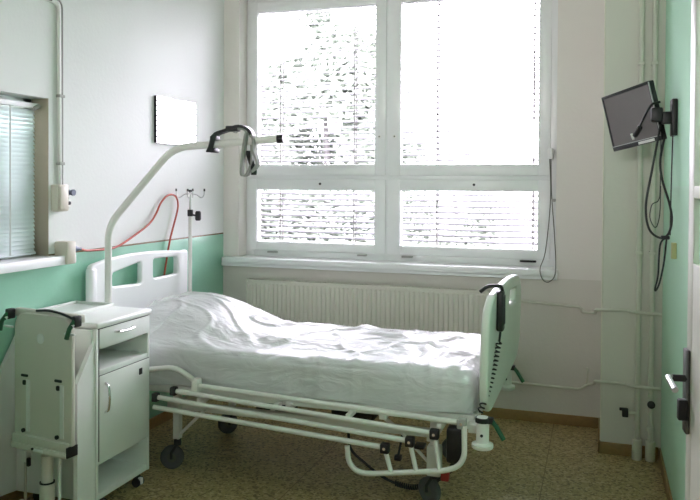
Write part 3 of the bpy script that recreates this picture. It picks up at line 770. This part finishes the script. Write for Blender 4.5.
for a in ((rx0, rx1, ry0, ry0 + .012), (rx0, rx1, ry1 - .012, ry1), (rx0, rx0 + .012, ry0, ry1), (rx1 - .012, rx1, ry0, ry1)): rim.box(*a, .930, .950, .004)
rim.build('rimmed_tray', M['cab'], cab)
dr = MB().box(CX1 - .02, CX1 + .004, CY0 + .022, CY1 - .008, .808, .897, .003).box(.1, CX1 - .02, CY0 + .03, CY1 - .03, .815, .88).build('drawer', M['cab'], cab)
MB().tube(fillet([(CX1, -2.065, .866), (CX1 + .022, -2.06, .866), (CX1 + .028, -1.99, .862), (CX1 + .022, -1.925, .866), (CX1, -1.92, .866)], .02), .006, 10, flat=1.3).build('handle', M['chrome'], dr)
do = MB().box(CX1 - .018, CX1 + .004, CY0 + .022, CY1 - .008, .262, .672, .003).build('cabinet_door', M['cab'], cab)
MB().tube(fillet([(CX1, -2.14, .632), (CX1 + .022, -2.14, .622), (CX1 + .03, -2.14, .56), (CX1 + .022, -2.14, .498), (CX1, -2.14, .488)], .02), .006, 10, flat=1.3).build('handle', M['chrome'], do)
lab(MB().box(CX1 + .003, CX1 + .007, -1.858, -1.832, .603, .635, .001).build('door_label', M['rubber'], do), 'small dark square label')
gp = MB().box(CX1 - .006, CX1 + .001, CY0 + .015, CY1 - .005, .898, .902).box(CX1 - .006, CX1 + .001, CY0 + .0185, CY0 + .0225, .262, .90).box(CX1 - .006, CX1 + .0005, CY0 + .018, CY1 - .005, .6715, .6745)
gp.build('shadow_gap', M['gap'], cab, smooth=0)
# bay wings for the stowed overbed table
wing = [(CY0, .075), (CY0, .845), (CY0 - .03, .80), (CY0 - .125, .67), (CY0 - .125, .09)]
MB().prism(wing, lambda y, z: (CX1 - .03, y, z), (.022, 0, 0)).build('bay_wing', M['cab'], cab)
MB().prism(wing, lambda y, z: (CX0 - .018, y, z), (.022, 0, 0)).build('bay_wing', M['cab'], cab)
MB().box(CX0, CX1 - .02, CY0 - .012, CY0 + .001, .075, .90, .003).build('bay_panel', M['cab'], cab)
for x, y in ((.45, -1.815), (.45, -2.12), (.08, -1.815), (.08, -2.12)):
    st = MB().cyl((x, y, .062), (x, y, .08), .014, 12).box(x - .012, x + .012, y - .02, y + .02, .045, .068, .004).build('caster', M['rubber'], cab)
    for sg in (-1, 1):
        MB().lathe((x + .01, y + sg * .019 - .006, .026), (0, 1, 0), [(0, .018), (.002, .024), (.010, .024), (.012, .018)], 18).build('wheel', M['rubber'], st)
    lab(MB().box(x + .012, x + .038, y - .010, y + .010, .014, .05, .006).build('caster_guard', M['white'], st), 'pale wheel guard')

# ------------------------------------------------------------------ overbed table parked folded
ot = thing('overbed_table', 'folded cream overbed table parked upright beside the bedside cabinet', 'overbed table', (.26, -2.3, 0))
yaw = -.15
TM = Matrix.Translation((.31, -2.347, .014)) @ Matrix.Rotation(yaw, 4, 'Z')
def L(x, y, z): return TM @ Vector((x, y, z))
oc = rpoly([(-.188, .385), (-.188, .972), (.188, .972), (.188, .385)], [.01, .085, .085, .01], 8)
bo = MB().plate(oc, [], .022, .006, lambda a, b, c_: L(a, c_, b)).build('table_board', M['board'], ot, smooth=50)
MB().lathe(L(-.01, -.011, .86), TM.to_3x3() @ Vector((0, -1, 0)), [(0, .024), (.002, .024), (.003, .021), (.0015, .019)], 20).build('round_stud', M['cab'], bo)
for x in (-.115, .105):
    lab(MB().plate(rpoly([(x - .022, .671), (x - .022, .683), (x + .022, .683), (x + .022, .671)], .005), [], .008, .001, lambda a, b, c_: L(a, c_ - .012, b)).build('slot', M['black'], bo), 'black slot')
    lab(MB().plate(rpoly([(x - .012, .632), (x - .012, .655), (x + .008, .655), (x + .008, .632)], .008), [], .008, .001, lambda a, b, c_: L(a, c_ - .012, b)).build('keyhole', M['black'], bo), 'black keyhole')
    MB().box(x + .012, x + .036, -.0165, -.010, .415, .66, .002, mtx=TM).build('guide_strip', M['cab'], bo)
    lab(MB().cyl(L(x - .006, -.010, .418), L(x - .006, -.020, .418), .010, 12).build('stop_button', M['black'], bo), 'black stop button')
MB().box(-.217, .217, .0125, .045, .945, .984, .008, mtx=TM).build('top_rail', M['board'], ot)
for sx in (-1, 1):
    k = MB().box(sx * .217 - .012, sx * .217 + .012, -.03, .012, .935, .985, .006, mtx=TM).build('clip_block', M['black'], ot)
    lab(MB().tube([L(sx * .217, -.022, .965), L(sx * .22 - .01, -.045, .93), L(sx * .217 - .02, -.05, .885)], .0105, 10).build('clip_lever', M['green'], k), 'green lever')
    lab(MB().cyl(L(sx * .217, -.028, .945), L(sx * .217, -.04, .94), .009, 12).build('pivot', M['chrome'], k), 'chrome pivot')
    MB().box(sx * .20 - .045, sx * .20 + .02, -.028, -.016, .895, .906, .004, mtx=TM).build('spacer_arm', M['cab'], ot)
MB().tube(spline([L(-.05, .0, .985), L(.03, .0, .992), L(.12, -.005, .985), L(.2, -.01, .968)], 6), .006, 8).build('release_cable', M['black'], ot)
MB().box(-.186, .172, -.028, .03, .36, .40, .005, mtx=TM).box(-.186, .172, -.034, .02, .332, .361, .004, mtx=TM).build('carrier_beam', M['board'], ot)
lab(MB().box(.170, .180, -.03, .035, .335, .385, .004, mtx=TM).build('beam_end_cap', M['black'], ot), 'black end cap')
lab(MB().box(-.03, .03, -.040, -.03, .338, .352, .003, mtx=TM).build('latch', M['cab'], ot), 'small latch')
MB().cyl(L(-.03, -.039, .352), L(-.03, -.045, .352), .006, 10).build('latch_button', M['black'], ot)
MB().cyl(L(.02, .0, .05), L(.02, .0, .32), .027, 18).cyl(L(.02, .0, .05), L(.02, .0, .19), .034, 18, .004).build('column', M['board'], ot)
lab(MB().cyl(L(.02, .0, .19), L(.02, .0, .196), .0345, 18).build('column_ring', M['black'], ot), 'black ring')
MB().cyl(L(-.125, .0, .06), L(-.125, .0, .32), .007, 10).build('guide_rod', M['brushed'], ot)
MB().box(-.145, -.105, -.015, .02, .265, .32, .005, mtx=TM).build('rod_block', M['cab'], ot)
lab(MB().box(-.10, -.085, -.018, .0, .25, .29, .004, mtx=TM).build('rod_latch', M['black'], ot), 'black latch')
MB().cyl(L(.10, .0, .06), L(.10, .0, .32), .007, 10).build('guide_rod', M['cab'], ot)
MB().box(-.19, .19, -.035, .035, .031, .066, .01, mtx=TM).build('base_bar', M['board'], ot)
for x in (-.165, .165):
    k = MB().box(x - .022, x + .022, -.03, .03, .021, .046, .006, mtx=TM).build('caster', M['black'], ot)
    MB().lathe(L(x - .012, 0, .008), TM.to_3x3() @ Vector((1, 0, 0)), [(0, .015), (.003, .021), (.021, .021), (.024, .015)], 18).build('wheel', M['rubber'], k)

# ------------------------------------------------------------------ television on the right wall
tv = thing('television', 'small black flat television on a wall bracket, tilted towards the bed', 'television', (2.9, -1.051, 1.952))
TT = Matrix.Translation((2.9, -1.051, 1.952)) @ Matrix.Rotation(-.917, 4, 'Z') @ Matrix.Rotation(.192, 4, 'X') @ Matrix.Rotation(-.121, 4, 'Y')
w_, h_ = .188, .1505
bz = MB()
bz.box(-w_, w_, 0, .035, h_ - .016, h_, .004, mtx=TT).box(-w_, w_, 0, .035, -h_, -h_ + .024, .004, mtx=TT).box(-w_, -w_ + .013, 0, .035, -h_, h_, .004, mtx=TT).box(w_ - .013, w_, 0, .035, -h_, h_, .004, mtx=TT)
bz.box(-w_ + .01, w_ - .01, .018, .045, -h_ + .01, h_ - .01, .008, mtx=TT)
bz.build('casing', M['black'], tv)
MB().box(-w_ + .011, w_ - .011, .004, .012, -h_ + .021, h_ - .013, mtx=TT).build('screen', M['screen'], tv, smooth=0)
lab(MB().box(-w_, w_, -.0012, .003, -h_ + .022, -h_ + .026, mtx=TT).box(w_ - .004, w_ + .0006, -.001, .004, -h_ + .02, h_ - .005, mtx=TT).build('bezel_edge', M['brushed'], tv, smooth=0), 'thin shiny bezel edge')
lab(MB().box(.02, .14, -.002, .002, -h_ + .004, -h_ + .018, .0005, mtx=TT).build('sticker', M['white'], tv), 'pale sticker on the lower bezel')
MB().box(-.06, .06, .045, .075, -.06, .06, .01, mtx=TT).build('rear_housing', M['black'], tv)
q = TT @ Vector((.02, .075, .0))
ar = MB().tube([TT @ Vector((.02, .07, 0)), TT @ Vector((.05, .10, 0)), Vector((3.02, -1.205, 1.945))], .018, 10)
ar.box(2.99, 3.045, -1.245, -1.165, 1.915, 1.985, .008).box(3.04, 3.085, -1.225, -1.18, 1.905, 1.965, .006)
ar.build('bracket_arm', M['black'], tv)
MB().box(3.082, XR, -1.255, -1.16, 1.845, 2.025, .006).build('wall_plate', M['black'], tv)
# lead with plug in front of the screen
t = thing('aerial_lead', 'short black lead with pale-tipped plug dangling in front of the television screen', 'cable', TT @ Vector((.05, -.03, -.11)))
MB().tube(spline([TT @ Vector(p) for p in ((.20, .03, .035), (.192, -.016, .03), (.15, -.03, -.01), (.11, -.032, -.045), (.085, -.032, -.07))], 6), .006, 8).build('lead', M['black'], t)
MB().tube([TT @ Vector(p) for p in ((.095, -.032, -.062), (.065, -.033, -.085), (.045, -.033, -.098))], .013, 10).build('plug', M['black'], t)
lab(MB().tube([TT @ Vector(p) for p in ((.022, -.033, -.083), (.028, -.033, -.115))], .006, 8).build('plug_tip', M['white'], t), 'white plug tip')
# hanging leads
t = thing('television_cable', 'looped black leads hanging down below the television', 'cable', (3.05, -1.25, 1.1))
MB().tube(spline([(3.035, -1.22, 1.90), (3.022, -1.25, 1.829), (2.997, -1.25, 1.678), (2.971, -1.25, 1.506), (2.986, -1.25, 1.39), (3.037, -1.25, 1.346), (3.073, -1.255, 1.366), (3.088, -1.26, 1.435), (3.076, -1.26, 1.517), (3.043, -1.265, 1.629), (3.033, -1.265, 1.727), (3.055, -1.24, 1.85)], 8), .0058, 8).build('thick_lead', M['black'], t)
MB().tube(spline([(3.073, -1.25, 1.366), (3.059, -1.25, 1.346), (3.037, -1.25, 1.307), (3.03, -1.25, 1.164), (3.017, -1.25, 1.095), (3.024, -1.25, 1.092), (3.039, -1.25, 1.135), (3.056, -1.25, 1.229), (3.066, -1.25, 1.337), (3.073, -1.25, 1.366)], 8), .0045, 8).build('hanging_end', M['black'], t)
MB().tube(spline([(3.09, -1.235, 1.845), (3.085, -1.25, 1.629), (3.082, -1.25, 1.36)], 8), .003, 6).build('thin_lead', M['black'], t)
MB().tube(spline([(3.038, -1.22, 1.86), (3.037, -1.22, 1.60), (3.03, -1.22, 1.53), (3.0, -1.22, 1.506), (2.992, -1.22, 1.441), (3.018, -1.22, 1.395), (3.036, -1.22, 1.457), (3.039, -1.22, 1.60)], 8), .0025, 6).build('thin_lead', M['black'], t)
MB().box(3.04, 3.08, -1.268, -1.24, 1.34, 1.358, .004).build('cable_tie', M['black'], t)
lab(MB().box(3.086, XR, -1.285, -1.25, 1.248, 1.325, .003).build('tag', M['tag'], t), 'pale yellow tag')

# ------------------------------------------------------------------ open door at the right edge
dr = bpy.data.objects.new('door_1', None); COL.objects.link(dr); dr.location = (3.0, -2.82, 0); OFF[dr] = Vector(dr.location)
struct(dr, 'white half-glazed door standing ajar at the right edge', 'door')
DM = Matrix.Translation((3.0, -2.815, 0)) @ Matrix.Rotation(.105, 4, 'Z')   # local: leaf runs along -y, faces -x
lw = .86
d = MB()
d.box(0, .04, -.065, 0, .01, 2.3, .003, mtx=DM).box(0, .04, -lw, -lw + .09, .01, 2.3, .003, mtx=DM)
d.box(0, .04, -lw + .09, -.065, .01, 1.38, .002, mtx=DM).box(0, .04, -lw + .09, -.065, 1.565, 1.60, .003, mtx=DM).box(0, .04, -lw + .09, -.065, 2.21, 2.3, .003, mtx=DM)
d.build('door_leaf', M['door'], dr)
for z0, z1 in ((1.375, 1.57), (1.595, 2.215)): MB().box(.016, .024, -lw + .085, -.06, z0, z1, mtx=DM).build('door_pane', M['frosted'], dr, smooth=0)
pl = MB().box(-.012, 0, -.052, -.006, .885, 1.128, .004, mtx=DM).build('handle_plate', M['dark_steel'], dr)
MB().tube([DM @ Vector(p) for p in ((-.005, -.042, 1.045), (-.055, -.042, 1.045))], .010, 12).build('handle_neck', M['rubber'], pl)
MB().tube([DM @ Vector(p) for p in fillet([(-.045, -.042, 1.046), (-.060, -.046, 1.048), (-.060, -.15, 1.037)], .01)], .0085, 12).build('lever_handle', M['brushed'], pl)
MB().box(-.032, -.005, -.056, -.030, .925, .985, .004, mtx=DM).build('lock_turn', M['black'], pl)
fr = MB().box(XR - .02, XR + .2, DY1 - .0, DY1 + .05, 0, DZ + .05, .003).box(XR - .02, XR + .2, DY0 - .05, DY0, 0, DZ + .05, .003).box(XR - .02, XR + .2, DY0, DY1, DZ, DZ + .05, .003)
fr.build('door_frame', M['door'], dr)

# ------------------------------------------------------------------ outside
struct(MB().box(-60, 60, .6, 90, -.6, -.5).build('ground', M['ground'], smooth=0), 'pale ground outside the window', 'ground')
def tree(x, y, h, rx, label, seed, n, dens):
    """loose bushy crown: small leaf cards kept only where a noise field is dense"""
    rnd = random.Random(seed)
    t = thing('tree', label, 'tree', (x, y, -.5), 'trees outside the window')
    MB().tube([(x, y, -.5), (x + .06, y, h * .4), (x - .03, y, h * .8)], .11, 8, r2=.02).build('trunk', M['bark'], t)
    s = MB(); k = 0
    while k < n:
        z = rnd.uniform(-.3, h); q = (z + .3) / (h + .3)
        R = rx * (1 - q ** 2.2) ** .5 * (.85 + .3 * noise.noise(Vector((0, z * 1.3, seed))))
        a = rnd.uniform(0, 2 * PI); r_ = R * rnd.random() ** .5
        c_ = Vector((x + r_ * math.cos(a), y + r_ * math.sin(a) * .6, z))
        if noise.noise(c_ * .95 + Vector((seed, 0, 0))) + .45 * noise.noise(c_ * 2.6) < dens + .55 * max(0, q - .45): 
            k += .15; continue
        k += 1
        L_ = rnd.uniform(.05, .13); w_ = rnd.uniform(.02, .05)
        d1 = Vector((rnd.gauss(0, 1), rnd.gauss(0, 1), rnd.gauss(-.2, .6))).normalized() * L_
        d2 = d1.cross(Vector((rnd.gauss(0, 1), rnd.gauss(0, 1), rnd.gauss(0, 1)))).normalized() * w_
        o = len(s.v); s.v += [c_ - d1, c_ + d2, c_ + d1, c_ - d2]; s.f.append([o, o + 1, o + 2, o + 3])
    s.build('foliage', M['leaf'], t, smooth=0, fix=False)
tree(-1.75, 7.0, 4.6, 2.3, 'tall bushy tree outside behind the left panes', 3, 34000, -.12)
tree(1.0, 4.5, 1.83, .7, 'low bush outside behind the lower right pane', 5, 5000, -.3)

# ------------------------------------------------------------------ light
wd = bpy.data.worlds.new('overcast_sky'); SC.world = wd; wd.use_nodes = True
N = wd.node_tree.nodes; Lk = wd.node_tree.links
bg = N['Background']; bg.inputs['Strength'].default_value = 11.0
tc = N.new('ShaderNodeTexCoord'); gr = N.new('ShaderNodeTexNoise'); gr.inputs['Scale'].default_value = 1.2
Lk.new(tc.outputs['Generated'], gr.inputs['Vector'])
rp = N.new('ShaderNodeValToRGB'); rp.color_ramp.elements[0].color = (.945, .85, 1.02, 1); rp.color_ramp.elements[1].color = (1, .885, 1.05, 1)
Lk.new(gr.outputs['Fac'], rp.inputs[0]); Lk.new(rp.outputs[0], bg.inputs['Color'])
def area(name, loc, rot, sx, sy, e, col=(1, 1, 1), portal=False):
    l = bpy.data.lights.new(name, 'AREA'); l.shape = 'RECTANGLE'; l.size = sx; l.size_y = sy; l.energy = e; l.color = col
    o = bpy.data.objects.new(name, l); COL.objects.link(o); o.location = loc; o.rotation_euler = rot
    if portal: l.cycles.is_portal = True
    return o
area('window_portal', ((BX0 + BX1) / 2, .42, (BZ0 + BZ1) / 2), (-PI / 2, 0, 0), BX1 - BX0, BZ1 - BZ0, 1, portal=True)
lp = area('added_back_wall_fill', (1.7, -6.3, 2.3), (PI / 2 + .03, 0, 0), 1.6, .5, 3.0, (1, .94, .94))  # unseen fill light added to lift the upper back wall and window frame
lp.data.spread = math.radians(52)
area('added_blind_fill', (-.2, (WY0 + WY1) / 2, WZ1 - .02), (0, 0, 0), .12, 1.1, 9, (1, .98, 1))  # added light in the recess, brightens the left blind from behind
area('added_door_glass_fill', (XR + .55, (DY0 + DY1) / 2, DZ - .03), (0, 0, 0), .4, .8, 14, (.92, .97, 1))  # unseen light added behind the door to make its glass bright

# ------------------------------------------------------------------ camera
f, yaw, pitch, roll = 754.0, .3184, .0149, .0061
cam = bpy.data.cameras.new('camera'); co = bpy.data.objects.new('camera', cam); COL.objects.link(co)
F = Vector((-math.sin(yaw) * math.cos(pitch), math.cos(yaw) * math.cos(pitch), -math.sin(pitch)))
R0 = Vector((math.cos(yaw), math.sin(yaw), 0)); U0 = R0.cross(F)
R = R0 * math.cos(roll) + U0 * math.sin(roll); U = -R0 * math.sin(roll) + U0 * math.cos(roll)
mtx = Matrix((R, U, -F)).transposed().to_4x4(); mtx.translation = (2.7493, -5.2209, 1.6)
co.matrix_world = mtx
cam.sensor_width = 36; cam.lens = f / 700 * 36; cam.shift_y = -54.7 / 700; cam.clip_start = .05
SC.camera = co
SC.view_settings.view_transform = 'Standard'
SC.view_settings.look = 'None'
SC.view_settings.exposure = 1.28
SC.cycles.max_bounces = 10; SC.cycles.diffuse_bounces = 6; SC.cycles.transparent_max_bounces = 16
SC.cycles.use_denoising = True
SC.cycles.sample_clamp_indirect = 8
